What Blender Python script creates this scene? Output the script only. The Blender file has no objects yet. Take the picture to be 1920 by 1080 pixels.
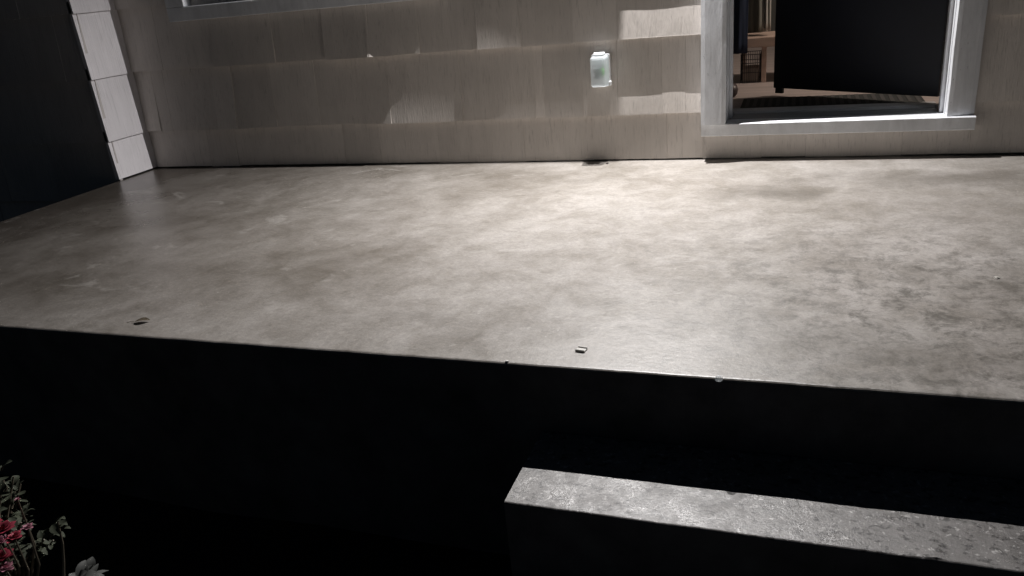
import bpy, bmesh, math, random
from mathutils import Vector, Matrix, noise

random.seed(11)
sc = bpy.context.scene
COL = sc.collection
R_ = math.radians

# ------------------------------------------------------------------ camera
CAM = Vector((3.7515, -3.8789, 0.9165))
yaw, pitch, roll, fpx = -0.3626, -0.3744, -0.0980, 1488.47
cam_d = bpy.data.cameras.new('camera')
cam = bpy.data.objects.new('camera', cam_d)
COL.objects.link(cam)
fw = Vector((math.sin(yaw) * math.cos(pitch), math.cos(yaw) * math.cos(pitch), math.sin(pitch)))
rt = Vector((math.cos(yaw), -math.sin(yaw), 0))
up = rt.cross(fw)
r2 = rt * math.cos(roll) + up * math.sin(roll)
u2 = -rt * math.sin(roll) + up * math.cos(roll)
cam.matrix_world = Matrix(((r2.x, u2.x, -fw.x, CAM.x), (r2.y, u2.y, -fw.y, CAM.y),
                           (r2.z, u2.z, -fw.z, CAM.z), (0, 0, 0, 1)))
cam_d.sensor_width = 36.0
cam_d.lens = fpx / 1920 * 36.0
cam_d.clip_start = 0.05
cam_d.clip_end = 500
sc.camera = cam

# ------------------------------------------------------------------ world (night), exposure
w = bpy.data.worlds.new('World')
sc.world = w
w.use_nodes = True
wn = w.node_tree
bg = wn.nodes['Background']
sky = wn.nodes.new('ShaderNodeTexSky')
sky.sky_type = 'NISHITA'
sky.sun_disc = False
sky.sun_elevation = R_(35)      # a high, very dim bluish night sky
sky.sun_rotation = R_(0)
wn.links.new(sky.outputs[0], bg.inputs[0])
bg.inputs[1].default_value = 0.0036
vs = sc.view_settings
vs.view_transform = 'Standard'
vs.look = 'None'
vs.gamma = 1
vs.exposure = 0.0
vs.use_curve_mapping = False
sc.cycles.use_denoising = True
sc.cycles.max_bounces = 8
sc.cycles.sample_clamp_indirect = 6

# the lit lamps of the place: the porch lamp on the wall beside the door, the hall lamp indoors
LAMP = Vector((3.07, -0.046, 2.35))


def lamp(name, loc, power, col, rad):
    d = bpy.data.lights.new(name, 'POINT')
    d.energy = power
    d.color = col
    d.shadow_soft_size = rad
    o = bpy.data.objects.new(name, d)
    o.location = loc
    COL.objects.link(o)
    return o


pd = bpy.data.lights.new('porch_light', 'AREA')     # the open mouth of the hooded porch lamp, facing down
pd.shape = 'DISK'
pd.size = 0.003
pd.spread = R_(140)
pd.energy = 110
pd.color = (1.0, 0.975, 0.968)
po = bpy.data.objects.new('porch_light', pd)
po.location = LAMP
po.rotation_euler = Vector((-0.08, -0.22, -0.97)).to_track_quat('-Z', 'Y').to_euler()
COL.objects.link(po)
lamp('hall_light', (4.75, 1.0, 2.3), 85, (1.0, 0.86, 0.74), 0.08)

# ------------------------------------------------------------------ helpers
EZ = (0, 0, 0)


def link(o, parent=None):
    COL.objects.link(o)
    if parent is not None:
        o.parent = parent
    return o


def obj(name, bm, mat, parent=None, loc=EZ, smooth=False, flat_angle=None):
    me = bpy.data.meshes.new(name)
    bmesh.ops.recalc_face_normals(bm, faces=bm.faces)
    bm.to_mesh(me)
    bm.free()
    mats = mat if isinstance(mat, (list, tuple)) else [mat]
    for m in mats:
        me.materials.append(m)
    if smooth:
        for p in me.polygons:
            p.use_smooth = True
    o = bpy.data.objects.new(name, me)
    o.location = loc
    return link(o, parent)


def thing(name, label, cat, loc=EZ, group=None):
    o = bpy.data.objects.new(name, None)
    o.empty_display_size = 0.1
    o.location = loc
    link(o)
    return tag(o, label, cat, group)


def tag(o, label, cat, group=None, kind=None):
    if label:
        o['label'] = label
    if cat:
        o['category'] = cat
    if group:
        o['group'] = group
    if kind:
        o['kind'] = kind
    return o


def box(bm, x0, x1, y0, y1, z0, z1, bev=0.0, seg=2):
    t = bmesh.new()
    bmesh.ops.create_cube(t, size=1)
    for v in t.verts:
        v.co = Vector((x0 if v.co.x < 0 else x1, y0 if v.co.y < 0 else y1, z0 if v.co.z < 0 else z1))
    if bev > 0:
        bmesh.ops.bevel(t, geom=list(t.edges), offset=bev, segments=seg, profile=0.5, affect='EDGES')
    merge(bm, t)


def merge(bm, t):
    me = bpy.data.meshes.new('tmp')
    t.to_mesh(me)
    t.free()
    bm.from_mesh(me)
    bpy.data.meshes.remove(me)


def tube(bm, pts, rads, seg=8):
    rings = []
    n = len(pts)
    pts = [Vector(p) for p in pts]
    for i, p in enumerate(pts):
        d = (pts[min(i + 1, n - 1)] - pts[max(i - 1, 0)]).normalized()
        a = d.orthogonal().normalized()
        b = d.cross(a)
        r = rads[i] if isinstance(rads, (list, tuple)) else rads
        rings.append([bm.verts.new(p + (a * math.cos(2 * math.pi * k / seg) + b * math.sin(2 * math.pi * k / seg)) * r)
                      for k in range(seg)])
    for i in range(n - 1):
        for k in range(seg):
            bm.faces.new((rings[i][k], rings[i][(k + 1) % seg], rings[i + 1][(k + 1) % seg], rings[i + 1][k]))
    bm.faces.new(rings[0][::-1])
    bm.faces.new(rings[-1])


# ------------------------------------------------------------------ materials
def mat_new(name):
    m = bpy.data.materials.new(name)
    m.use_nodes = True
    nt = m.node_tree
    return m, nt, nt.nodes['Principled BSDF']


def N(nt, typ, **kw):
    n = nt.nodes.new(typ)
    for k, v in kw.items():
        setattr(n, k, v)
    return n


def coords(nt, scale=(1, 1, 1), rot=(0, 0, 0), loc=(0, 0, 0)):
    tc = N(nt, 'ShaderNodeTexCoord')
    mp = N(nt, 'ShaderNodeMapping')
    mp.inputs['Scale'].default_value = scale
    mp.inputs['Rotation'].default_value = rot
    mp.inputs['Location'].default_value = loc
    nt.links.new(tc.outputs['Object'], mp.inputs[0])
    return mp.outputs[0]


def ntex(nt, vec, scale, detail=6, rough=0.6, dist=0.0):
    n = N(nt, 'ShaderNodeTexNoise')
    n.inputs['Scale'].default_value = scale
    n.inputs['Detail'].default_value = detail
    n.inputs['Roughness'].default_value = rough
    n.inputs['Distortion'].default_value = dist
    nt.links.new(vec, n.inputs['Vector'])
    return n.outputs[0]


def ramp(nt, fac, p0, c0, p1, c1, mid=None):
    r = N(nt, 'ShaderNodeValToRGB')
    e = r.color_ramp.elements
    e[0].position, e[1].position = p0, p1
    f4 = lambda c: (c, c, c, 1) if isinstance(c, (int, float)) else (*c, 1)
    e[0].color, e[1].color = f4(c0), f4(c1)
    nt.links.new(fac, r.inputs[0])
    return r.outputs[0]


def mix(nt, fac, a, b, mode='MIX'):
    m = N(nt, 'ShaderNodeMix', data_type='RGBA', blend_type=mode)
    for sock, v in ((m.inputs[0], fac), (m.inputs[6], a), (m.inputs[7], b)):
        if isinstance(v, (int, float)):
            sock.default_value = v
        elif isinstance(v, tuple):
            sock.default_value = (*v, 1)
        else:
            nt.links.new(v, sock)
    return m.outputs[2]


def math_n(nt, op, a, b):
    m = N(nt, 'ShaderNodeMath', operation=op)
    for s, v in ((m.inputs[0], a), (m.inputs[1], b)):
        if isinstance(v, (int, float)):
            s.default_value = v
        else:
            nt.links.new(v, s)
    return m.outputs[0]


def bump(nt, bsdf, h, strength, dist, prev=None):
    b = N(nt, 'ShaderNodeBump')
    b.inputs['Strength'].default_value = strength
    b.inputs['Distance'].default_value = dist
    nt.links.new(h, b.inputs['Height'])
    if prev is not None:
        nt.links.new(prev, b.inputs['Normal'])
    nt.links.new(b.outputs[0], bsdf.inputs['Normal'])
    return b.outputs[0]


def simple(name, col, rough=0.5, var=0.12, scale=20, bumpy=0.0, stretch=(1, 1, 1), spec=0.5, metal=0.0):
    m, nt, b = mat_new(name)
    v = coords(nt, stretch)
    n = ntex(nt, v, scale, 6, 0.6)
    lo = tuple(c * (1 - var) for c in col)
    hi = tuple(min(1, c * (1 + var)) for c in col)
    nt.links.new(ramp(nt, n, 0.3, lo, 0.7, hi), b.inputs['Base Color'])
    b.inputs['Roughness'].default_value = rough
    b.inputs['Specular IOR Level'].default_value = spec
    b.inputs['Metallic'].default_value = metal
    if bumpy > 0:
        bump(nt, b, n, bumpy, 0.004)
    return m


def floor_material():
    m, nt, b = mat_new('painted_concrete')
    c = coords(nt)
    cs = coords(nt, (1.1, 0.85, 1), (0, 0, R_(20)))
    wisp = ntex(nt, cs, 2.6, 12, 0.68, 0.7)
    wisp2 = ntex(nt, coords(nt, (1.0, 0.95, 1), (0, 0, R_(-15)), (3, 7, 0)), 7.0, 12, 0.72, 0.5)
    big = ntex(nt, coords(nt, (0.8, 1.2, 1), loc=(5.3, 1.9, 0)), 0.95, 4, 0.55, 0.4)
    fine = ntex(nt, c, 55, 6, 0.7)
    mid = ntex(nt, coords(nt, (1.0, 0.95, 1), loc=(1, 3, 0)), 12, 14, 0.80, 0.25)
    base = ramp(nt, wisp, 0.38, (0.235, 0.208, 0.176), 0.63, (0.445, 0.415, 0.385))
    base = mix(nt, 0.45, base, ramp(nt, wisp2, 0.38, (0.215, 0.192, 0.162), 0.62, (0.45, 0.42, 0.395)))
    base = mix(nt, 0.30, base, ramp(nt, big, 0.35, (0.24, 0.215, 0.18), 0.62, (0.41, 0.385, 0.36)))
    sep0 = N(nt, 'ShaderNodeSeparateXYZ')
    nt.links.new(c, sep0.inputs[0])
    # lamp fall-off put into the paint colour: the base darkens towards the far left
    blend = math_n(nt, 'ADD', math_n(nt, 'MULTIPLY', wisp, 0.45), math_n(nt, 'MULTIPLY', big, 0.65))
    fall_x = math_n(nt, 'ADD', math_n(nt, 'MULTIPLY', sep0.outputs[0], 0.33), math_n(nt, 'SUBTRACT', blend, 0.55))
    base = mix(nt, ramp(nt, fall_x, 0.10, 1.0, 1.0, 0.0), base, mix(nt, 1.0, base, (0.27, 0.250, 0.232), 'MULTIPLY'))
    # worn, mottled dirt towards the right-hand front corner
    sep = N(nt, 'ShaderNodeSeparateXYZ')
    nt.links.new(c, sep.inputs[0])
    mx = N(nt, 'ShaderNodeMapRange', interpolation_type='SMOOTHSTEP')
    mx.inputs[1].default_value, mx.inputs[2].default_value = 2.9, 4.1
    nt.links.new(sep.outputs[0], mx.inputs[0])
    my = N(nt, 'ShaderNodeMapRange', interpolation_type='SMOOTHSTEP')
    my.inputs[1].default_value, my.inputs[2].default_value = -0.7, -1.7
    nt.links.new(sep.outputs[1], my.inputs[0])
    wear = math_n(nt, 'MULTIPLY', mx.outputs[0], my.outputs[0])
    blot = ramp(nt, mid, 0.47, 0.0, 0.62, 1.0)
    blot = math_n(nt, 'MULTIPLY', blot, math_n(nt, 'ADD', math_n(nt, 'MULTIPLY', wear, 0.90), 0.20))
    base = mix(nt, blot, base, (0.140, 0.128, 0.110))
    # a few separate dark stains, those far right also painting in light fall-off: centre x, y, radius x, radius y, strength
    for (sx, sy, rx, ry, st) in ((3.63, -0.60, 0.30, 0.16, 0.80), (4.35, -0.40, 0.80, 0.20, 0.65), (4.75, -1.2, 0.6, 0.7, 0.5), (1.75, -0.85, 0.55, 0.10, 0.28),
                                 (2.35, -1.28, 0.12, 0.10, 0.25), (3.75, -1.92, 0.38, 0.10, 0.32), (4.35, -1.6, 0.30, 0.35, 0.36),
                                 (4.1, -2.0, 0.45, 0.13, 0.30), (2.75, -1.95, 0.20, 0.09, 0.3), (2.9, -0.38, 0.45, 0.07, 0.25)):
        mp = N(nt, 'ShaderNodeMapping')
        mp.inputs['Location'].default_value = (-sx / rx, -sy / ry, 0)
        mp.inputs['Scale'].default_value = (1 / rx, 1 / ry, 0)
        nt.links.new(c, mp.inputs[0])
        dv = N(nt, 'ShaderNodeVectorMath', operation='ADD')
        wv = N(nt, 'ShaderNodeTexNoise')
        wv.inputs['Scale'].default_value = 4.0
        wv.inputs['Detail'].default_value = 6
        nt.links.new(c, wv.inputs['Vector'])
        sub = N(nt, 'ShaderNodeVectorMath', operation='SUBTRACT')
        sub.inputs[1].default_value = (0.5, 0.5, 0.5)
        nt.links.new(wv.outputs[1], sub.inputs[0])
        scl = N(nt, 'ShaderNodeVectorMath', operation='SCALE')
        scl.inputs['Scale'].default_value = 2.6
        nt.links.new(sub.outputs[0], scl.inputs[0])
        nt.links.new(mp.outputs[0], dv.inputs[0])
        nt.links.new(scl.outputs[0], dv.inputs[1])
        ln = N(nt, 'ShaderNodeVectorMath', operation='LENGTH')
        nt.links.new(dv.outputs[0], ln.inputs[0])
        fac = ramp(nt, ln.outputs['Value'], 0.2, st, 1.15, 0.0)
        base = mix(nt, fac, base, (0.14, 0.125, 0.105))
    # pale scuffs
    sc_ = ntex(nt, coords(nt, (0.8, 1.2, 1), (0, 0, R_(28)), (9, 2, 0)), 6, 6, 0.62, 1.2)
    base = mix(nt, ramp(nt, sc_, 0.60, 0.0, 0.74, 0.42), base, (0.52, 0.495, 0.465))
    vor = N(nt, 'ShaderNodeTexVoronoi')
    vor.inputs['Scale'].default_value = 16
    vor.inputs['Randomness'].default_value = 1.0
    nt.links.new(c, vor.inputs['Vector'])
    base = mix(nt, ramp(nt, vor.outputs['Distance'], 0.030, 0.5, 0.055, 0.0), base, (0.60, 0.57, 0.53))
    gr = ntex(nt, coords(nt, (1, 1.15, 1)), 120, 4, 0.75)
    base = mix(nt, 0.5, base, ramp(nt, fine, 0.3, 0.55, 0.68, 1.08), 'MULTIPLY')
    base = mix(nt, 0.5, base, ramp(nt, gr, 0.33, 0.6, 0.66, 1.08), 'MULTIPLY')
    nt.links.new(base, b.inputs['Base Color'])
    nt.links.new(mix(nt, ramp(nt, fall_x, 0.10, 0.75, 0.8, 0.0), ramp(nt, wisp2, 0.3, 0.34, 0.72, 0.50), (0.20, 0.20, 0.20)), b.inputs['Roughness'])
    b.inputs['Specular IOR Level'].default_value = 0.70
    p = bump(nt, b, fine, 0.45, 0.002)
    bump(nt, b, mid, 0.12, 0.006, p)
    return m


def step_material():
    m, nt, b = mat_new('rough_concrete')
    c = coords(nt)
    fine = ntex(nt, c, 80, 6, 0.75)
    rough_ = ntex(nt, coords(nt, (0.8, 1.2, 1)), 26, 12, 0.80, 0.2)
    pits = ntex(nt, coords(nt, (0.9, 1.3, 1), loc=(4, 1, 0)), 42, 8, 0.7, 0.4)
    wet = ntex(nt, coords(nt, loc=(2, 8, 0)), 9, 8, 0.7, 0.6)
    big = ntex(nt, c, 5, 6, 0.6, 0.5)
    base = ramp(nt, big, 0.32, (0.17, 0.16, 0.152), 0.7, (0.26, 0.247, 0.238))
    base = mix(nt, 0.55, base, ramp(nt, rough_, 0.32, 0.45, 0.66, 1.15), 'MULTIPLY')
    flecks = ntex(nt, coords(nt, (1, 1, 1), loc=(7, 3, 0)), 85, 3, 0.6)
    base = mix(nt, ramp(nt, flecks, 0.60, 0.0, 0.68, 0.7), base, (0.62, 0.60, 0.58))
    base = mix(nt, ramp(nt, pits, 0.53, 0.0, 0.60, 0.85), base, (0.035, 0.032, 0.03))
    nt.links.new(base, b.inputs['Base Color'])
    nt.links.new(ramp(nt, wet, 0.40, 0.22, 0.60, 0.46), b.inputs['Roughness'])
    b.inputs['Specular IOR Level'].default_value = 0.5
    p = bump(nt, b, rough_, 0.22, 0.004)
    bump(nt, b, fine, 0.65, 0.0020, p)
    return m


def shingle_material(name, axis='X', col=(0.71, 0.68, 0.665)):
    m, nt, b = mat_new(name)
    st = (1, 1, 0.022)
    v = coords(nt, st)
    groove = ntex(nt, v, 150, 4, 0.65, 0.0)
    broad = ntex(nt, coords(nt, (1, 1, 0.05)), 22, 4, 0.6)
    dirt = ntex(nt, coords(nt, (1, 1, 0.7)), 3.5, 7, 0.6, 0.4)
    base = ramp(nt, dirt, 0.3, tuple(c * 0.86 for c in col), 0.7, col)
    base = mix(nt, 0.35, base, ramp(nt, broad, 0.3, 0.8, 0.7, 1.0), 'MULTIPLY')
    base = mix(nt, ramp(nt, groove, 0.56, 0.0, 0.70, 0.5), base, tuple(c * 0.5 for c in col))
    geo = N(nt, 'ShaderNodeNewGeometry')       # every shake has its own tone
    base = mix(nt, 1.0, base, ramp(nt, geo.outputs['Random Per Island'], 0.0, 0.90, 1.0, 1.03), 'MULTIPLY')
    nt.links.new(base, b.inputs['Base Color'])
    b.inputs['Roughness'].default_value = 0.62
    b.inputs['Specular IOR Level'].default_value = 0.3
    p = bump(nt, b, groove, 0.8, 0.003)
    bump(nt, b, broad, 0.3, 0.004, p)
    return m


def gloss_paint(name, col, rough=0.32, peel=0.5):
    m, nt, b = mat_new(name)
    drip = ntex(nt, coords(nt, (1, 1, 0.12)), 26, 6, 0.62, 0.4)
    lump = ntex(nt, coords(nt, (1, 1, 0.5)), 60, 5, 0.6)
    dirt = ntex(nt, coords(nt, (1, 1, 0.35)), 9, 7, 0.65, 0.5)
    base = ramp(nt, dirt, 0.3, tuple(c * 0.78 for c in col), 0.62, col)
    base = mix(nt, ramp(nt, lump, 0.66, 0.0, 0.74, peel), base, tuple(c * 0.35 for c in col))
    nt.links.new(base, b.inputs['Base Color'])
    b.inputs['Roughness'].default_value = rough
    p = bump(nt, b, drip, 0.35, 0.006)
    bump(nt, b, lump, 0.2, 0.002, p)
    return m


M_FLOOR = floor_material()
M_STEP = step_material()
M_RISER = simple('shaded_riser_concrete', (0.10, 0.096, 0.10), 0.85, 0.4, 7, 0.3)  # shade on the upright faces painted in as a darker concrete
M_SHAKE = shingle_material('striated_shingle', col=(0.76, 0.705, 0.655))
M_SHAKE_LIT = shingle_material('lit_shingle', col=(0.83, 0.80, 0.82))  # same shingle made paler: lamplight on the return put into its colour
M_SHAKE_DARK = shingle_material('darker_shingle', col=(0.62, 0.58, 0.56))  # the same shingle in a darker tone, for the house front
M_TRIM = gloss_paint('white_gloss_trim', (0.80, 0.815, 0.845), peel=0.8)
M_SILL = gloss_paint('white_sill_paint', (0.80, 0.815, 0.84), 0.3, 0.25)
M_SHEATH = simple('sheathing_boards', (0.05, 0.045, 0.04), 0.8)
M_DOOR = simple('black_door_paint', (0.007, 0.009, 0.017), 0.5, 0.2, 8)
M_WALLIN = simple('hall_wall_paint', (0.085, 0.085, 0.08), 0.7, 0.08, 3)
M_WOOD_FLOOR = simple('hall_floor_boards', (0.46, 0.385, 0.36), 0.4, 0.18, 6, stretch=(0.2, 3, 1))
M_ALU = simple('threshold_metal', (0.62, 0.63, 0.65), 0.35, 0.08, 30, stretch=(0.1, 4, 1))
M_GREYSILL = simple('worn_threshold_paint', (0.30, 0.315, 0.33), 0.45, 0.25, 14, stretch=(0.3, 2, 1))
M_RUBBER = simple('rubber_mat', (0.022, 0.024, 0.023), 0.75, 0.3, 40)
M_RIB = simple('mat_rib_grey', (0.065, 0.062, 0.06), 0.7, 0.2, 30)
M_BENCH = simple('bench_wood', (0.55, 0.41, 0.34), 0.45, 0.15, 8, stretch=(0.3, 3, 3))
M_WIRE = simple('black_wire', (0.02, 0.019, 0.022), 0.4)
M_PAPER = simple('basket_paper', (0.42, 0.35, 0.30), 0.8, 0.3, 30, stretch=(4, 1, 0.1))
M_NAVY = simple('navy_cloth', (0.010, 0.018, 0.042), 0.9, 0.3, 10, stretch=(3, 1, 0.2))
M_GREYCLOTH = simple('grey_cloth', (0.20, 0.20, 0.175), 0.9, 0.2, 10, stretch=(3, 1, 0.2))
M_PALECLOTH = simple('pale_cloth', (0.42, 0.41, 0.38), 0.9, 0.12, 10, stretch=(3, 1, 0.2))
M_SHOE = simple('dark_shoe_leather', (0.10, 0.075, 0.07), 0.4)
M_SLATE = simple('slate_felt', (0.06, 0.065, 0.085), 0.8)
M_SOIL = simple('garden_soil', (0.014, 0.012, 0.010), 0.95, 0.5, 9, 0.6)
M_STONE = simple('pale_stone', (0.38, 0.36, 0.33), 0.8, 0.2, 18, 0.4)
M_LEAF = simple('leaf_green', (0.048, 0.056, 0.034), 0.75, 0.35, 14)
M_SILVER = simple('silver_leaf', (0.085, 0.088, 0.082), 0.7, 0.25, 20)
M_STEM = simple('plant_stem', (0.16, 0.135, 0.10), 0.6, 0.3, 14)
M_DRYLEAF = simple('dry_leaf', (0.16, 0.13, 0.09), 0.7, 0.4, 60)
M_RED = simple('red_petal', (0.36, 0.045, 0.075), 0.55, 0.35, 30)
M_PINK = simple('pink_petal', (0.46, 0.20, 0.26), 0.55, 0.25, 30)
M_BRASS = simple('dark_fixture_metal', (0.04, 0.038, 0.035), 0.4, metal=0.6)
M_PLATE = simple('grey_plastic', (0.50, 0.53, 0.55), 0.35, 0.06, 20)
M_WHITEP = simple('white_plastic', (0.75, 0.77, 0.78), 0.3, 0.04, 20)
M_GREENP = simple('green_led_plastic', (0.20, 0.55, 0.16), 0.4, 0.1, 20)
M_GREYP = simple('grey_plug_plastic', (0.20, 0.215, 0.225), 0.4, 0.1, 20)
M_DARKP = simple('dark_plastic', (0.05, 0.055, 0.06), 0.4, 0.1, 20)
M_FOIL = simple('pale_wrapper', (0.72, 0.70, 0.66), 0.3, 0.08, 60)
M_SHELL = simple('snail_shell', (0.55, 0.51, 0.46), 0.3, 0.3, 220)
M_CHIP = simple('stone_chip', (0.60, 0.57, 0.52), 0.7, 0.2, 60)


def glass_mat(name, tint, alpha_rough):
    m, nt, b = mat_new(name)
    b.inputs['Base Color'].default_value = (*tint, 1)
    b.inputs['Roughness'].default_value = alpha_rough
    b.inputs['Transmission Weight'].default_value = 1.0
    b.inputs['IOR'].default_value = 1.45
    return m


def cloudy_plastic():
    m, nt, b = mat_new('cloudy_clear_plastic')
    b.inputs['Base Color'].default_value = (0.86, 0.92, 0.95, 1)
    b.inputs['Roughness'].default_value = 0.25
    tr = N(nt, 'ShaderNodeBsdfTransparent')
    tl = N(nt, 'ShaderNodeBsdfTranslucent')
    tl.inputs['Color'].default_value = (0.88, 0.94, 0.97, 1)
    m1 = N(nt, 'ShaderNodeMixShader')
    m1.inputs[0].default_value = 0.5
    nt.links.new(b.outputs[0], m1.inputs[1])
    nt.links.new(tl.outputs[0], m1.inputs[2])
    m2 = N(nt, 'ShaderNodeMixShader')
    m2.inputs[0].default_value = 0.55
    nt.links.new(m1.outputs[0], m2.inputs[1])
    nt.links.new(tr.outputs[0], m2.inputs[2])
    nt.links.new(m2.outputs[0], nt.nodes['Material Output'].inputs['Surface'])
    return m


M_CLEAR = cloudy_plastic()
M_DROP = cloudy_plastic()
M_GLASS = glass_mat('window_glass', (0.95, 0.97, 0.98), 0.02)


def bulb_mat():
    m, nt, b = mat_new('lit_bulb')
    b.inputs['Emission Color'].default_value = (1, 0.93, 0.84, 1)
    b.inputs['Emission Strength'].default_value = 25
    return m


M_BULB = bulb_mat()

# ------------------------------------------------------------------ the ground
G = -0.62
bm = bmesh.new()
gx = [-120, -40, -12] + [-4 + 0.4 * i for i in range(31)] + [20, 60, 120]
gy = [-120, -40, -14] + [-7 + 0.4 * i for i in range(16)] + [1, 12, 60, 120]
gv = [[bm.verts.new((x, y, G + 0.03 * noise.noise(Vector((x * 1.3, y * 1.3, 0))))) for x in gx] for y in gy]
for j in range(len(gy) - 1):
    for i in range(len(gx) - 1):
        bm.faces.new((gv[j][i], gv[j][i + 1], gv[j + 1][i + 1], gv[j + 1][i]))
tag(obj('ground', bm, M_SOIL, smooth=True), None, None, kind='structure')

# ------------------------------------------------------------------ porch slab and steps
D = 2.194


def slab(bm, x0, x1, yb, yf, zt, zb, rad, jit, seed, step=0.012, ends=True):
    """slab with a worn, slightly chipped rounded front edge (front faces -y), left end at x0"""
    nx = max(2, int((x1 - x0) / step))
    prof = [(yb, zt)]
    for k in range(5):
        a = math.pi / 2 * k / 4
        prof.append((yf + rad - rad * math.sin(a), zt - rad + rad * math.cos(a)))
    prof.append((yf, zb))
    prev = None
    for i in range(nx + 1):
        x = x0 + (x1 - x0) * i / nx
        n1 = noise.noise(Vector((x * 9, seed, 0)))
        n2 = noise.noise(Vector((x * 45, seed, 4)))
        chip = max(0, noise.noise(Vector((x * 14, seed, 9))) - 0.52) * jit * 9
        off = jit * (n1 * 0.8 + n2 * 0.5) + chip
        ring = []
        for j, (y, z) in enumerate(prof):
            if j == 0:
                ring.append(bm.verts.new((x, y, z)))
            else:
                f = 1 if j < 6 else 0.3
                ring.append(bm.verts.new((x, y + off * f, z - (chip * 0.5 if 1 < j < 6 else 0))))
        ring.append(bm.verts.new((x, yb, zb)))
        if prev:
            L = len(ring)
            for j in range(L):
                bm.faces.new((prev[j], ring[j], ring[(j + 1) % L], prev[(j + 1) % L]))
        else:
            bm.faces.new(ring)
        prev = ring
    bm.faces.new(prev[::-1])


bm = bmesh.new()
slab(bm, 0.0, 7.2, 0.10, -D, 0.0, G - 0.1, 0.010, 0.0034, 1.0)
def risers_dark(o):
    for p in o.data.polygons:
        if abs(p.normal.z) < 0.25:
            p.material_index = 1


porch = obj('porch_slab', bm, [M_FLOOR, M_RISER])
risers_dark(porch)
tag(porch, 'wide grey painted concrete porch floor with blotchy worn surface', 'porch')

steps = thing('concrete_steps', 'rough speckled concrete steps below the dark front face of the porch', 'steps', (3.158, -D, G))
for k, (zt, yf) in enumerate(((-0.19, -2.5007), (-0.405, -2.82))):
    bm = bmesh.new()
    slab(bm, 3.158, 7.2, -D - 0.004 if k == 0 else -2.506, yf, zt, G - 0.1, 0.006, 0.0026, 7.0 + k * 3)
    for v in bm.verts:
        v.co -= Vector((3.158, -D, G))
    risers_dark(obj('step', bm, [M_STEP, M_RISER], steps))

# ------------------------------------------------------------------ the house
house = thing('house', 'house wall in striated grey shingles around a doorway with an open black door', 'house')
Z1, Z2, Z3 = 0.229, 0.582, 0.938
E_ = 0.355
courses = [(0.006, Z1), (Z1, Z2), (Z2, Z3)] + [(Z3 + E_ * k, Z3 + E_ * (k + 1)) for k in range(5)]

# sheathing (butted boxes with the door and window openings left free)
DX0, DX1, DZ1 = 3.425, 4.385, 2.22
WX0, WX1, WZ0, WZ1 = 0.50, 1.95, 0.93, 2.0
bm = bmesh.new()
TOP = 2.75
for (x0, x1, z0, z1) in ((0.03, WX0, G, TOP), (WX1, DX0, G, TOP), (DX1, 7.3, G, TOP), (DX0, DX1, G, 0.10), (DX0, DX1, DZ1, TOP),
                         (WX0, WX1, G, WZ0), (WX0, WX1, WZ1, TOP)):
    box(bm, x0, x1, 0.030, 0.15, z0, z1)
box(bm, -0.14, -0.028, -0.275, 0.15, G, TOP)
box(bm, -4.5, -0.142, -0.275, -0.15, G, TOP)
obj('wall', bm, M_SHEATH, house)


def shake(bm, u0, u1, z0, z1, t, curl, P, top_depth, jz=0.0, extra=0.06):
    """one shake; P maps (u, out, z) to a point. out>0 sticks out from the wall."""
    nu = max(3, int((u1 - u0) / 0.02))
    zs = [0, 0.006, 0.014, 0.024, 0.036, 0.05, 0.07, 0.09, 0.115, 0.15, 0.2, 0.27]
    zs = [z for z in zs if z < (z1 - z0) - 0.01] + [z1 - z0, z1 - z0 + extra]
    grid = []
    H = (z1 - z0)
    for a, z in enumerate(zs):
        row = []
        for i in range(nu + 1):
            u = u0 + (u1 - u0) * i / nu
            o = -top_depth * (z / H) + t
            if curl:
                c, h = curl(u)
                if z < h:
                    o += c * (1 - z / h) ** 1.25
            o += 0.0008 * noise.noise(Vector((u * 7, z * 5, z0 * 13)))
            zz = z0 + z
            if a == 0:
                zz += jz + 0.0012 * noise.noise(Vector((u * 9, z0 * 9, 7))) + 0.0012 * noise.noise(Vector((u * 60, z0 * 9, 3)))
            row.append((u, o, zz))
        grid.append(row)
    V = [[bm.verts.new(P(*p)) for p in r] for r in grid]
    for a in range(len(zs) - 1):
        for i in range(nu):
            bm.faces.new((V[a][i], V[a][i + 1], V[a + 1][i + 1], V[a + 1][i]))
    # butt and side faces, back to the plane of the sheathing
    B = [bm.verts.new(P(u, -0.0285, zz)) for (u, o, zz) in grid[0]]
    for i in range(nu):
        bm.faces.new((B[i], B[i + 1], V[0][i + 1], V[0][i]))
    for i in (0, nu):
        back = [bm.verts.new(P(r[i][0], -0.0285 if k < len(grid) - 1 else min(-0.0285, r[i][1]), r[i][2])) for k, r in enumerate(grid)]
        for a in range(len(zs) - 1):
            bm.faces.new((back[a], V[a][i], V[a + 1][i], back[a + 1]))


def course_breaks(u0, u1, forced, rnd, lo=0.16, hi=0.42):
    b = sorted([u0, u1] + [f for f in forced if u0 + 0.05 < f < u1 - 0.05])
    out = []
    for a, c in zip(b[:-1], b[1:]):
        out.append(a)
        u = a
        while c - u > hi * 1.25:
            u += rnd.uniform(lo, hi)
            if c - u > lo * 0.6:
                out.append(u)
    out.append(u1)
    return out


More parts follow.
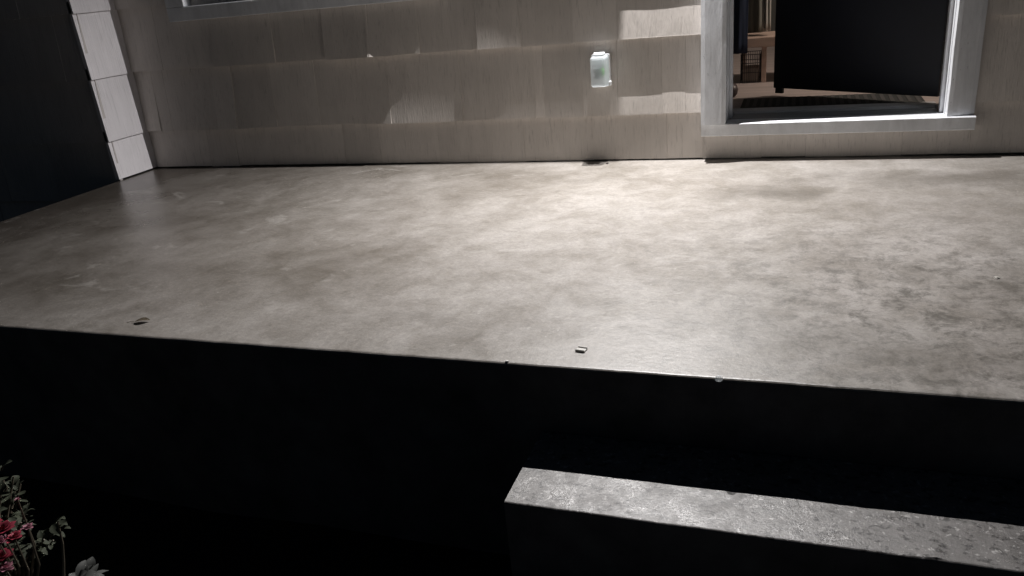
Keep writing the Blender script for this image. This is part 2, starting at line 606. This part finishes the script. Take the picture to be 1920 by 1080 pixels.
def siding(spans, curls, forced, P, name, mat, tbase=0.0, td=0.025, seed=1, jt=0.0016):
    rnd = random.Random(seed)
    bm = bmesh.new()
    for ci, (z0, z1) in enumerate(courses_for(name)):
        for (u0, u1) in spans(ci, z0, z1):
            br = course_breaks(u0, u1, forced.get(ci, ()), rnd)
            for a, b in zip(br[:-1], br[1:]):
                t = tbase + rnd.uniform(-jt, jt) - (0.010 if ci == 0 and name == 'shingle_siding' else 0)
                cl = None
                for (x0, x1, c0, c1, h) in curls.get(ci, ()):
                    if a >= x0 - 0.01 and b <= x1 + 0.01:
                        hh = h * rnd.uniform(0.85, 1.12)
                        cc = rnd.uniform(0.9, 1.1)
                        ph = rnd.uniform(0, 50)
                        cl = (lambda x0=x0, x1=x1, c0=c0, c1=c1, h=hh, cc=cc, ph=ph: lambda u: (
                            cc * (c0 + (c1 - c0) * (u - x0) / (x1 - x0)) * (1 + 0.12 * noise.noise(Vector((u * 12, ph, 0)))),
                            h * (1 + 0.14 * noise.noise(Vector((u * 9, ph, 5))))))()
                under = ci == 0 and name == 'shingle_siding' and a > SX0 - 0.01 and b < SX1 + 0.01
                shake(bm, a + 0.0003, b - 0.0003, z0, 0.116 if under else z1, t, cl, P, td * (0.5 if under else 0.6 if ci == 0 and name == 'shingle_siding' else 1), rnd.uniform(-0.0025, 0.0025), 0.002 if under else 0.06)
    return obj(name, bm, mat, house)


def courses_for(name):
    return courses if name != 'front_siding' else [(z0, z1) for z0, z1 in ((-0.62, -0.45), (-0.45, -0.126), (-0.126, Z1))] + courses[1:]


# back wall siding: openings are left out course by course
SX0, SX1 = 3.329, 4.468     # outer edges of the door casing / ends of its sill


def back_spans(ci, z0, z1):
    if ci == 0:
        return [(-0.022, SX0), (SX0, SX1), (SX1, 7.2)]
    s = []
    if z1 > 0.86 and z0 > 0.9 and z0 < 2.05:
        s += [(-0.022, 0.390), (2.05, SX0 - 0.002)]
    else:
        s += [(-0.022, SX0 - 0.002)]
    if z0 > 2.3:
        return [(-0.022, 7.2)]
    return s + [(SX1 + 0.002, 7.2)]


curls = {
    1: [(0.41, 0.55, 0.024, 0.024, 0.40), (0.55, 0.69, 0.025, 0.030, 0.40), (0.69, 0.95, 0.025, 0.006, 0.35), (1.50, 1.685, 0.002, 0.019, 0.30), (1.685, 2.1, 0.012, 0.004, 0.3),
        (-0.03, 0.115, 0.0, 0.006, 0.4)],
    2: [(1.35, 1.612, 0.027, 0.029, 0.45), (1.622, 1.90, 0.036, 0.004, 0.42), (0.62, 1.02, 0.026, 0.008, 0.4), (2.225, 2.45, 0.015, 0.004, 0.4)],
}
forced = {
    0: (0.42, 0.62, 1.35, 1.58, 2.42, 3.157, 3.60, 4.2),
    1: (0.115, 0.20, 0.41, 0.55, 0.69, 0.95, 1.50, 1.685, 2.55, 2.75, 2.1, 2.5, 2.925, 3.14, 3.25),
    2: (0.62, 1.02, 1.35, 1.612, 1.622, 1.90, 2.225, 2.45, 2.72, 2.935, 4.53),
}
siding(back_spans, curls, forced, lambda u, o, z: (u, -o, z), 'shingle_siding', M_SHAKE, seed=5)
# the return at the left, facing the lamp
siding(lambda ci, z0, z1: [(-0.306, 0.02)], {}, {}, lambda u, o, z: (o, u, z), 'return_siding', M_SHAKE_LIT, td=0.010, seed=8, jt=0.0005)
# the house front that carries on beyond the end of the porch
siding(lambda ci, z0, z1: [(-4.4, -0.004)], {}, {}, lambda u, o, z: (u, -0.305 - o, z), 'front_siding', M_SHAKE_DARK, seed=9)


# ---- door frame (part) with casings, sill, threshold, jambs (sub-parts)
frame = obj('door_frame', (lambda b: (box(b, SX0 + 0.001, SX1 - 0.001, -0.022, 0.028, 2.235, 2.36, 0.003), b)[1])(bmesh.new()), M_TRIM, house)


def casing(x0, x1, z0, z1, y_face, lean, twist):
    """flat casing board; bottom kicks out by lean (m), cupped so that its face turns by twist (rad)"""
    bm = bmesh.new()
    nz, nu = 60, 6
    rows = []
    for a in range(nz + 1):
        z = z0 + (z1 - z0) * a / nz
        row = []
        for i in range(nu + 1):
            f = i / nu
            u = x0 + (x1 - x0) * f
            k = max(0, 1 - (z - z0) / 0.85)
            y = y_face - lean * k + (f - 0.5) * (x1 - x0) * math.tan(twist)
            y += 0.0012 * noise.noise(Vector((u * 20, z * 6, x0)))
            if i in (0, nu):
                y += 0.003
                u += 0.0012 * noise.noise(Vector((z * 14, x0, 2)))
            row.append(bm.verts.new((u, y, z)))
        rows.append(row)
    for a in range(nz):
        for i in range(nu):
            bm.faces.new((rows[a][i], rows[a][i + 1], rows[a + 1][i + 1], rows[a + 1][i]))
    # sides and back
    back = [[bm.verts.new((r[i].co.x, 0.028, r[i].co.z)) for i in (0, nu)] for r in rows]
    for a in range(nz):
        bm.faces.new((back[a][0], rows[a][0], rows[a + 1][0], back[a + 1][0]))
        bm.faces.new((rows[a][nu], back[a][1], back[a + 1][1], rows[a + 1][nu]))
        bm.faces.new((back[a][1], back[a][0], back[a + 1][0], back[a + 1][1]))
    bm.faces.new([back[0][0], back[0][1]] + rows[0][::-1])
    bm.faces.new([back[-1][1], back[-1][0]] + rows[-1])
    return bm


SZ = 0.1816
obj('casing', casing(SX0, 3.440, SZ + 0.0005, 2.234, -0.022, 0.050, R_(6)), M_TRIM, frame)
obj('casing', casing(4.362, SX1, SZ + 0.0005, 2.234, -0.022, 0.0, R_(9)), M_TRIM, frame)

# jambs with a stop
bm = bmesh.new()
box(bm, 3.427, 3.4445, 0.030, 0.20, SZ, 2.216, 0.002)
box(bm, 3.445, 3.460, 0.075, 0.110, SZ, 2.216, 0.002)
obj('jamb', bm, M_TRIM, frame)
bm = bmesh.new()
box(bm, 4.358, 4.383, 0.030, 0.20, SZ, 2.216, 0.002)
box(bm, 4.343, 4.3575, 0.060, 0.095, SZ, 2.216, 0.002)
obj('jamb', bm, M_TRIM, frame)
bm = bmesh.new()
box(bm, 3.445, 4.357, 0.030, 0.20, 2.19, 2.216, 0.002)
obj('jamb', bm, M_TRIM, frame)
# sill: horned board with a worn front edge
bm = bmesh.new()
n = 90
prev = None
for i in range(n + 1):
    x = SX0 - 0.002 + (SX1 - SX0 + 0.004) * i / n
    j = 0.0016 * noise.noise(Vector((x * 18, 3, 3))) + max(0, noise.noise(Vector((x * 11, 6, 1))) - 0.4) * 0.012
    ring = [bm.verts.new(p) for p in ((x, 0.058, SZ - 0.001), (x, -0.040, SZ - 0.002), (x, -0.046 + j, SZ - 0.005 - j), (x, -0.046 + j * .5, SZ - 0.056), (x, -0.040, SZ - 0.060), (x, 0.058, SZ - 0.060))]
    if prev:
        for k in range(6):
            bm.faces.new((prev[k], ring[k], ring[(k + 1) % 6], prev[(k + 1) % 6]))
    else:
        bm.faces.new(ring)
    prev = ring
bm.faces.new(prev[::-1])
obj('sill', bm, M_SILL, frame)
bm = bmesh.new()
box(bm, 3.4615, 4.342, 0.0585, 0.178, SZ - 0.05, SZ + 0.001, 0.002)
th = obj('threshold', bm, M_GREYSILL, frame)
bm = bmesh.new()
box(bm, 3.446, 4.356, 0.201, 0.290, SZ - 0.05, SZ + 0.010, 0.004)
box(bm, 3.4615, 4.342, 0.1785, 0.2005, SZ - 0.05, SZ + 0.006, 0.002)
obj('threshold', bm, M_ALU, frame)
house_in = bmesh.new()

# ---- door: hinge at the right, swung inwards
hx, hy, fx, fy = 4.352, 0.205, 3.627, 0.680
ang = math.atan2(fy - hy, fx - hx)
wd = math.hypot(fx - hx, fy - hy)
bm = bmesh.new()
t = bmesh.new()
box(t, 0, wd, -0.044, 0, 0.225, 2.17, 0.003)
merge(bm, t)
rot = Matrix.Translation((hx, hy, 0)) @ Matrix.Rotation(ang, 4, 'Z')
bmesh.ops.transform(bm, matrix=rot, verts=bm.verts)
door = obj('door', bm, M_DOOR, house)
door['label'] = 'black door standing ajar, hinged on the right'
bm = bmesh.new()
box(bm, wd - 0.045, wd - 0.004, -0.034, -0.010, 0.196, 0.2248, 0.003)
bmesh.ops.transform(bm, matrix=rot, verts=bm.verts)
obj('bottom_seal', bm, M_RUBBER, door)
for zc in (0.42, 1.2, 1.95):
    bm = bmesh.new()
    tube(bm, [(hx + 0.004, hy - 0.012, zc - 0.05), (hx + 0.004, hy - 0.012, zc + 0.05)], 0.007, 10)
    obj('hinge', bm, M_BRASS, door)
bm = bmesh.new()
tube(bm, [(wd - 0.07, 0.001, 1.12), (wd - 0.07, 0.03, 1.12), (wd - 0.07, 0.05, 1.12)], [0.028, 0.012, 0.026], 14)
tube(bm, [(wd - 0.07, 0.05, 1.12), (wd - 0.07, 0.068, 1.12)], [0.028, 0.02], 14)
bmesh.ops.transform(bm, matrix=rot, verts=bm.verts)
obj('door_knob', bm, M_BRASS, door, smooth=True)

# ---- hall behind the door (parts of the house)
bm = bmesh.new()
box(bm, 3.0, 5.6, 0.2905, 3.6, 0.02, 0.180)
obj('hall_floor', bm, M_WOOD_FLOOR, house)
bm = bmesh.new()
box(bm, 3.0, 3.16, 0.151, 3.6, 0.1805, 2.60)
box(bm, 5.44, 5.6, 0.151, 3.6, 0.1805, 2.60)
box(bm, 3.0, 5.6, 3.6005, 3.7, 0.02, 2.60)
box(bm, 3.0, 5.6, 0.151, 3.7, 2.6005, 2.7)
obj('hall_wall', bm, M_WALLIN, house)
bm = bmesh.new()
box(bm, 0.0, 2.99, 2.2, 2.3, G, 2.7)
box(bm, -0.14, 0.0, 0.151, 2.3, G, 2.7)
box(bm, 0.001, 2.99, 0.151, 2.199, 2.6, 2.7)
box(bm, 2.97, 2.999, 0.151, 2.199, G, 2.59)
box(bm, 0.001, 2.969, 0.151, 2.199, 0.1, 0.18)
obj('room_wall', bm, M_SHEATH, house)

# ---- window at the upper left (part) with casing, sash, pane
bm = bmesh.new()
box(bm, 0.392, 2.05, -0.036, 0.028, 0.842, 0.918, 0.004)
win = obj('window', bm, M_TRIM, house)
bm = bmesh.new()
box(bm, 0.392, 0.515, -0.036, 0.028, 0.9185, 2.05, 0.003)
obj('frame', bm, M_TRIM, win)
bm = bmesh.new()
box(bm, 1.93, 2.05, -0.018, 0.028, 0.9185, 2.05, 0.003)
obj('frame', bm, M_TRIM, win)
bm = bmesh.new()
for (x0, x1, z0, z1) in ((0.516, 0.545, 0.93, 2.0), (1.90, 1.929, 0.93, 2.0), (0.5455, 1.8995, 0.93, 0.965), (0.5455, 1.8995, 1.97, 2.0), (0.5455, 1.8995, 1.44, 1.48)):
    box(bm, x0, x1, 0.032, 0.07, z0, z1, 0.003)
obj('sash', bm, M_SILL, win)
bm = bmesh.new()
box(bm, 0.5456, 1.8994, 0.048, 0.054, 0.9655, 1.439)
box(bm, 0.5456, 1.8994, 0.048, 0.054, 1.4805, 1.9695)
obj('pane', bm, M_GLASS, win)

# ------------------------------------------------------------------ outlet cover on the wall
oc = thing('outlet_cover', 'small clear plastic weatherproof box fixed on the shingles left of the doorway', 'outlet cover', (2.852, 0, 0.375))
wx, hz = 0.041, 0.150


def rbox(x0, x1, y0, y1, z0, z1, r, seg=5):
    """box rounded in the x-z plane, lofted from y0 (wall) to y1 (front) with a little draft"""
    bm = bmesh.new()

    def ring(y, ins):
        pts = []
        for (cx, cz, a0) in ((x1 - r, z1 - r, 0), (x0 + r, z1 - r, 90), (x0 + r, z0 + r, 180), (x1 - r, z0 + r, 270)):
            for k in range(seg + 1):
                a = R_(a0 + 90 * k / seg)
                pts.append((cx + r * math.cos(a), cz + r * math.sin(a)))
        mx, mz = (x0 + x1) / 2, (z0 + z1) / 2
        sx = 1 - ins / (x1 - mx)
        sz = 1 - ins / (z1 - mz)
        return [bm.verts.new((mx + (px - mx) * sx, y, mz + (pz - mz) * sz)) for px, pz in pts]
    return bm, ring


def loft(bm, rings, cap0=True, cap1=True):
    for a, b in zip(rings[:-1], rings[1:]):
        L = len(a)
        for k in range(L):
            bm.faces.new((a[k], a[(k + 1) % L], b[(k + 1) % L], b[k]))
    if cap0:
        bm.faces.new(rings[0][::-1])
    if cap1:
        bm.faces.new(rings[-1])


bm, ring = rbox(-wx - 0.003, wx + 0.003, 0, 0, -0.002, hz, 0.008)
loft(bm, [ring(0.012, 0), ring(-0.016, 0), ring(-0.018, 0.002)])
obj('base', bm, M_WHITEP, oc)
bm, ring = rbox(-wx, wx, 0, 0, 0.0, hz - 0.004, 0.012)
# hollow lid, one thin skin
outer = [ring(-0.0185, 0), ring(-0.068, 0.003), ring(-0.080, 0.008), ring(-0.083, 0.016)]
loft(bm, outer, False, True)
obj('lid', bm, M_CLEAR, oc, smooth=False)
bm = bmesh.new()
tube(bm, [(-0.026, -0.030, hz + 0.003), (0.026, -0.030, hz + 0.003)], 0.0075, 10)
box(bm, -0.022, 0.022, -0.050, -0.018, hz - 0.003, hz + 0.004, 0.002)
obj('hinge', bm, M_WHITEP, oc)
bm = bmesh.new()
box(bm, 0.0445, 0.054, -0.058, -0.030, 0.004, 0.026, 0.003)
obj('latch', bm, M_WHITEP, oc)
bm = bmesh.new()
box(bm, -0.020, 0.020, -0.030, -0.0182, 0.030, 0.105, 0.003)
obj('receptacle', bm, M_WHITEP, oc)
bm = bmesh.new()
box(bm, -0.022, 0.0, -0.062, -0.0305, 0.040, 0.092, 0.004)
obj('plug', bm, M_GREYP, oc)
bm = bmesh.new()
box(bm, 0.010, 0.022, -0.058, -0.0305, 0.055, 0.085, 0.004)
obj('plug', bm, M_GREENP, oc)

# ------------------------------------------------------------------ porch lamp on the wall above (outside the picture)
wl = thing('wall_lamp', 'small dark metal lamp on the shingles above the outlet, lighting the porch', 'lamp', (LAMP.x, 0, LAMP.z + 0.12))
bm = bmesh.new()
tube(bm, [(0, 0.022, 0.06), (0, -0.012, 0.06)], [0.055, 0.05], 20)
tube(bm, [(0, -0.012, 0.06), (0, -0.046, 0.055), (0, -0.046, -0.002)], 0.010, 10)
obj('bracket', bm, M_BRASS, wl)
bm = bmesh.new()
tube(bm, [(0, -0.046, 0.0), (0, -0.046, -0.05)], [0.025, 0.05], 20)
obj('shade', bm, M_BRASS, wl)

shield = thing('light_shield', 'added unseen box beside the porch lamp, blocks its direct light to the wall', 'light shield', (2.955, 0, 2.26))  # added out of view to keep direct lamplight off the left wall
bm = bmesh.new()
box(bm, -0.034, 0.1075, -0.038, 0.01, -0.028, 0.087, 0.004)
obj('shield_body', bm, M_PLATE, shield)
bm = bmesh.new()
box(bm, -0.034, 0.1075, -0.0441, -0.0382, -0.028, 0.087, 0.001)
obj('shield_front', bm, M_WHITEP, shield)

# ------------------------------------------------------------------ things seen through the doorway
mat_t = thing('door_mat', 'dark ribbed mat on the hall floor just inside the door', 'mat', (3.86, 0.46, 0.1805))
bm = bmesh.new()
box(bm, -0.38, 0.46, -0.155, 0.14, 0, 0.007, 0.002)
obj('backing', bm, M_RUBBER, mat_t)
bm = bmesh.new()
for k in range(22):
    x = -0.36 + k * 0.0375
    box(bm, x, x + 0.018, -0.145, 0.13, 0.0072, 0.0095, 0.001)
obj('ribs', bm, M_RIB, mat_t)

bench = thing('bench', 'low pale wood bench against the hall side, seen past the door edge', 'bench', (3.42, 1.35, 0.1805))
bm = bmesh.new()
box(bm, -0.02, 0.62, -0.15, 0.20, 0.205, 0.262, 0.006)
obj('seat', bm, M_BENCH, bench)
for (x, y) in ((0.135, -0.12), (0.56, -0.12), (0.0, 0.16), (0.56, 0.16)):
    bm = bmesh.new()
    box(bm, x - 0.014, x + 0.014, y - 0.014, y + 0.014, 0, 0.2045, 0.003)
    obj('leg', bm, M_BENCH, bench)
basket = thing('wire_basket', 'black wire basket under the low bench in the hall', 'basket', (3.478, 1.30, 0.1805))
bm = bmesh.new()
hx_, hy_, hh = 0.055, 0.09, 0.165
for z in (0.004, 0.06, 0.115, hh):
    pts = [(-hx_, -hy_, z), (hx_, -hy_, z), (hx_, hy_, z), (-hx_, hy_, z), (-hx_, -hy_, z)]
    for a, b_ in zip(pts[:-1], pts[1:]):
        tube(bm, [a, b_], 0.0022, 6)
for k in range(11):
    x = -hx_ + 2 * hx_ * k / 10
    for y in (-hy_, hy_):
        tube(bm, [(x, y, 0.002), (x, y, hh)], 0.0016, 5)
for k in range(8):
    y = -hy_ + 2 * hy_ * k / 7
    for x in (-hx_, hx_):
        tube(bm, [(x, y, 0.002), (x, y, hh)], 0.0016, 5)
obj('wire_frame', bm, M_WIRE, basket)
bm = bmesh.new()
box(bm, -hx_ + 0.01, hx_ - 0.01, -hy_ + 0.012, hy_ - 0.012, 0.005, 0.085, 0.006)
obj('contents', bm, M_PAPER, basket)


def cloth(bm, x0, x1, y, z0, z1, amp, seed, th=0.03):
    nx, nz = 26, 20
    F, Bk = [], []
    for a in range(nz + 1):
        z = z0 + (z1 - z0) * a / nz
        r1, r2_ = [], []
        for i in range(nx + 1):
            f = i / nx
            x = x0 + (x1 - x0) * f + 0.01 * noise.noise(Vector((z * 3, seed, 1)))
            d = amp * noise.noise(Vector((f * 5, z * 0.7, seed))) - th * math.sin(math.pi * f)
            r1.append(bm.verts.new((x, y + d, z + 0.008 * noise.noise(Vector((f * 4, seed, 8))) * (a == 0))))
            r2_.append(bm.verts.new((x, y + 0.02, z)))
        F.append(r1)
        Bk.append(r2_)
    for a in range(nz):
        for i in range(nx):
            bm.faces.new((F[a][i], F[a][i + 1], F[a + 1][i + 1], F[a + 1][i]))
            bm.faces.new((Bk[a][i + 1], Bk[a][i], Bk[a + 1][i], Bk[a + 1][i + 1]))
        bm.faces.new((Bk[a][0], F[a][0], F[a + 1][0], Bk[a + 1][0]))
        bm.faces.new((F[a][nx], Bk[a][nx], Bk[a + 1][nx], F[a + 1][nx]))
    bm.faces.new(Bk[0] + F[0][::-1])
    bm.faces.new(F[-1] + Bk[-1][::-1])


for nm, lab, x0, x1, y, z0, z1, mt, sd in (
        ('coat', 'dark navy coat hanging at the far left of the hall', 3.36, 3.462, 1.18, 0.36, 1.55, M_NAVY, 2.0),
        ('coat', 'grey coat hanging above the low bench, beside the navy one', 3.40, 3.545, 1.36, 0.46, 1.5, M_GREYCLOTH, 5.0),
        ('scarf', 'pale scarf hanging above the low bench, nearest the door edge', 3.535, 3.585, 1.30, 0.47, 1.5, M_PALECLOTH, 9.0)):
    bm = bmesh.new()
    cloth(bm, x0, x1, y, z0, z1, 0.03, sd)
    tag(obj(nm, bm, mt, smooth=True), lab, nm)


def shoe(name, loc, rz, s, mat_, label, cat):
    bm = bmesh.new()
    secs = [(-0.13, 0.030, 0.060), (-0.10, 0.038, 0.085), (-0.05, 0.038, 0.088), (0.0, 0.036, 0.065), (0.06, 0.044, 0.048), (0.11, 0.042, 0.036), (0.145, 0.022, 0.022)]
    prev = None
    for (x, hw, h) in secs:
        ring = [bm.verts.new((x * s, (hw * math.cos(a)) * s, max(0, h * 0.5 + h * 0.5 * math.sin(a)) * s)) for a in [2 * math.pi * k / 12 for k in range(12)]]
        if prev:
            for k in range(12):
                bm.faces.new((prev[k], prev[(k + 1) % 12], ring[(k + 1) % 12], ring[k]))
        else:
            bm.faces.new(ring[::-1])
        prev = ring
    bm.faces.new(prev)
    o = obj(name, bm, mat_, loc=loc, smooth=True)
    o.rotation_euler[2] = rz
    return tag(o, label, cat)


shoe('shoe', (3.405, 0.80, 0.1805), R_(95), 0.8, M_SHOE, 'brown shoe lying by the left jamb inside the doorway', 'shoe')

# ------------------------------------------------------------------ small litter on the porch floor
bm = bmesh.new()
box(bm, -0.013, 0.013, -0.011, 0.011, 0, 0.003, 0.001)
box(bm, -0.013, 0.013, -0.011, -0.008, 0.0031, 0.006, 0.001)
box(bm, -0.013, 0.013, 0.008, 0.011, 0.0031, 0.006, 0.001)
o = obj('wrapper', bm, M_FOIL, loc=(3.249, -2.096, 0.0006))
o.rotation_euler[2] = R_(-8)
tag(o, 'small pale square wrapper lying near the front edge of the porch', 'litter')

bm = bmesh.new()
bmesh.ops.create_uvsphere(bm, u_segments=24, v_segments=16, radius=0.0095)
for v in bm.verts:
    v.co = Vector((v.co.x, v.co.y * 0.75, v.co.z * 0.85))
tag(obj('clear_bead', bm, M_DROP, loc=(3.603, -2.1905, -0.002), smooth=True), 'small cloudy clear bead stuck on the front edge of the porch', 'bead')


def leafmesh(bm, L, W, curl_, fold, n=6, m=4):
    rows = []
    for i in range(n + 1):
        f = i / n
        hw = W * math.sin(math.pi * min(1, f * 0.96 + 0.02)) ** 0.8
        row = []
        for j in range(m + 1):
            g = j / m * 2 - 1
            row.append(bm.verts.new((L * f, hw * g, curl_ * math.sin(f * 2.4) + fold * abs(g) * hw + 0.0004)))
        rows.append(row)
    for i in range(n):
        for j in range(m):
            bm.faces.new((rows[i][j], rows[i + 1][j], rows[i + 1][j + 1], rows[i][j + 1]))


dl = thing('dead_leaf', 'curled dead leaf lying near the left front edge of the porch', 'leaf', (1.79, -2.108, 0.002))
bm = bmesh.new()
leafmesh(bm, 0.052, 0.014, 0.005, 0.3)
for v in bm.verts:
    v.co += v.normal * 0
ext = bmesh.ops.solidify(bm, geom=bm.faces[:], thickness=0.0012)
ob = obj('blade', bm, M_DRYLEAF, dl, smooth=True)
ob.rotation_euler[2] = R_(18)
bm = bmesh.new()
tube(bm, [(0, 0, 0.002), (-0.012, -0.004, 0.003), (-0.02, -0.010, 0.002)], 0.0011, 6)
obj('stalk', bm, M_STEM, dl)


def chip(loc, s, seed, label, m=M_CHIP):
    bm = bmesh.new()
    bmesh.ops.create_icosphere(bm, subdivisions=2, radius=s)
    for v in bm.verts:
        k = 1 + 0.45 * noise.noise(v.co * (1.6 / s) + Vector((seed, 0, 0)))
        v.co = Vector((v.co.x * k * 1.3, v.co.y * k, max(-0.3 * s, v.co.z * k * 0.6)))
    o = obj('pebble', bm, m, loc=(loc[0], loc[1], loc[2] + 0.3 * s))
    return tag(o, label, 'pebble')


chip((4.299, -1.488, 0), 0.006, 1, 'pale pebble on the darker right side of the porch floor')
chip((3.075, -2.184, 0), 0.004, 9, 'small light grit lump on the porch front edge, left of the clear bead', M_FOIL)


# ------------------------------------------------------------------ flowering plant in the dark bed below the porch
PX, PY = 1.70, -2.74
pl = thing('flowering_plant', 'red and pink flowering plant in the dark bed at the lower left', 'plant', (PX, PY, G))
rp = random.Random(4)
stems = []
bm = bmesh.new()
BL = [(0.187, -0.03, 0.335, 0.050, M_RED, 34), (0.142, -0.03, 0.350, 0.050, M_RED, 30), (0.287, -0.03, 0.368, 0.022, M_PINK, 22),
      (0.140, -0.03, 0.240, 0.048, M_RED, 34), (0.09, -0.03, 0.250, 0.046, M_RED, 24), (0.225, -0.03, 0.325, 0.034, M_RED, 24),
      (0.160, -0.04, 0.222, 0.034, M_PINK, 22), (0.16, -0.03, 0.300, 0.034, M_PINK, 22), (0.242, 0.0, 0.425, 0.013, M_PINK, 10)]
for (x, y, z, s, m_, n_) in BL:
    tube(bm, [(x * 0.3, 0.02, 0), (x * 0.8, y + 0.03, z * 0.6), (x, y, z)], [0.004, 0.003, 0.002], 6)
for k in range(64):
    a = rp.uniform(0, 2 * math.pi)
    r = rp.uniform(0.02, 0.27)
    h = rp.uniform(0.80, 1.0) * (0.57 - 1.2 * r)
    tip = Vector((r * math.cos(a) - 0.075, 0.09 + r * math.sin(a) * 0.5, h))
    midp = Vector((tip.x * 0.45, tip.y * 0.45, h * 0.55))
    tube(bm, [(tip.x * 0.1, tip.y * 0.1, -0.02), midp, tip], [0.005, 0.004, 0.0022], 6)
    stems.append((midp, tip))
# a taller bare shoot at the right
tube(bm, [(0.22, 0.0, -0.02), (0.305, 0.0, 0.20), (0.325, 0.0, 0.25), (0.345, 0.0, 0.31), (0.357, 0.0, 0.38)], [0.004, 0.004, 0.0032, 0.003, 0.002], 6)
obj('stem', bm, M_STEM, pl)
bm = bmesh.new()


def add_leaf(bm, base, L, W, yaw_, pitch_, curl_=0.01):
    t = bmesh.new()
    leafmesh(t, L, W, curl_, 0.25, 5, 4)
    mt = Matrix.Translation(base) @ Matrix.Rotation(yaw_, 4, 'Z') @ Matrix.Rotation(-pitch_, 4, 'Y') @ Matrix.Rotation(rp.uniform(-.5, .5), 4, 'X')
    bmesh.ops.transform(t, matrix=mt, verts=t.verts)
    merge(bm, t)


for (mid_, tip) in stems:
    for k in range(15):
        f = rp.uniform(0.0, 1.0)
        p = mid_.lerp(tip, f)
        add_leaf(bm, p, rp.uniform(0.018, 0.045), rp.uniform(0.006, 0.014), rp.uniform(0, 6.28), rp.uniform(-0.5, 0.9), rp.uniform(-.006, .012))
for z in (0.345, 0.36, 0.378):
    add_leaf(bm, Vector((0.352, 0.0, z)), 0.03, 0.008, rp.uniform(-.5, .5), 0.1)
add_leaf(bm, Vector((0.350, 0.0, 0.34)), 0.035, 0.012, 2.8, 0.3)
add_leaf(bm, Vector((0.225, 0.0, 0.51)), 0.05, 0.012, 0.2, 0.5)
add_leaf(bm, Vector((0.225, 0.0, 0.41)), 0.03, 0.011, 1.2, 0.9)
obj('leaves', bm, M_LEAF, pl, smooth=True)


def blossom(c, s, m_, npet):
    bm = bmesh.new()
    for k in range(npet):
        g = 2.4 * k
        f = k / npet
        t = bmesh.new()
        leafmesh(t, s * (0.55 + 0.45 * f), s * 0.34, s * 0.18, 0.1, 5, 4)
        mt = Matrix.Translation(c) @ Matrix.Rotation(g, 4, 'Z') @ Matrix.Rotation(-(1.35 - 1.2 * f), 4, 'Y')
        bmesh.ops.transform(t, matrix=mt, verts=t.verts)
        merge(bm, t)
    return obj('blossom', bm, m_, pl, smooth=True)


for (x, y, z, s, m_, n_) in BL:
    blossom(Vector((x, y, z)), s * 0.82, m_, n_)

sp = thing('silver_plant', 'low pale silvery leaved plant right of the red flowers in the dark bed', 'plant', (2.04, -2.74, G))
bm = bmesh.new()
for k in range(9):
    a = rp.uniform(0, 6.28)
    tube(bm, [(0, 0, -0.02), (0.03 * math.cos(a), 0.03 * math.sin(a), 0.09), (0.07 * math.cos(a), 0.06 * math.sin(a), 0.15)], [0.004, 0.003, 0.002], 6)
obj('stem', bm, M_STEM, sp)
bm = bmesh.new()
for k in range(90):
    a = rp.uniform(0, 6.28)
    r = rp.uniform(0, 0.085)
    add_leaf(bm, Vector((r * math.cos(a), r * math.sin(a) * 0.8, rp.uniform(0.06, 0.20) - r * 0.5)), rp.uniform(0.03, 0.055), rp.uniform(0.010, 0.018), a + rp.uniform(-.7, .7), rp.uniform(-0.4, 0.9))
obj('leaves', bm, M_SILVER, sp, smooth=True)
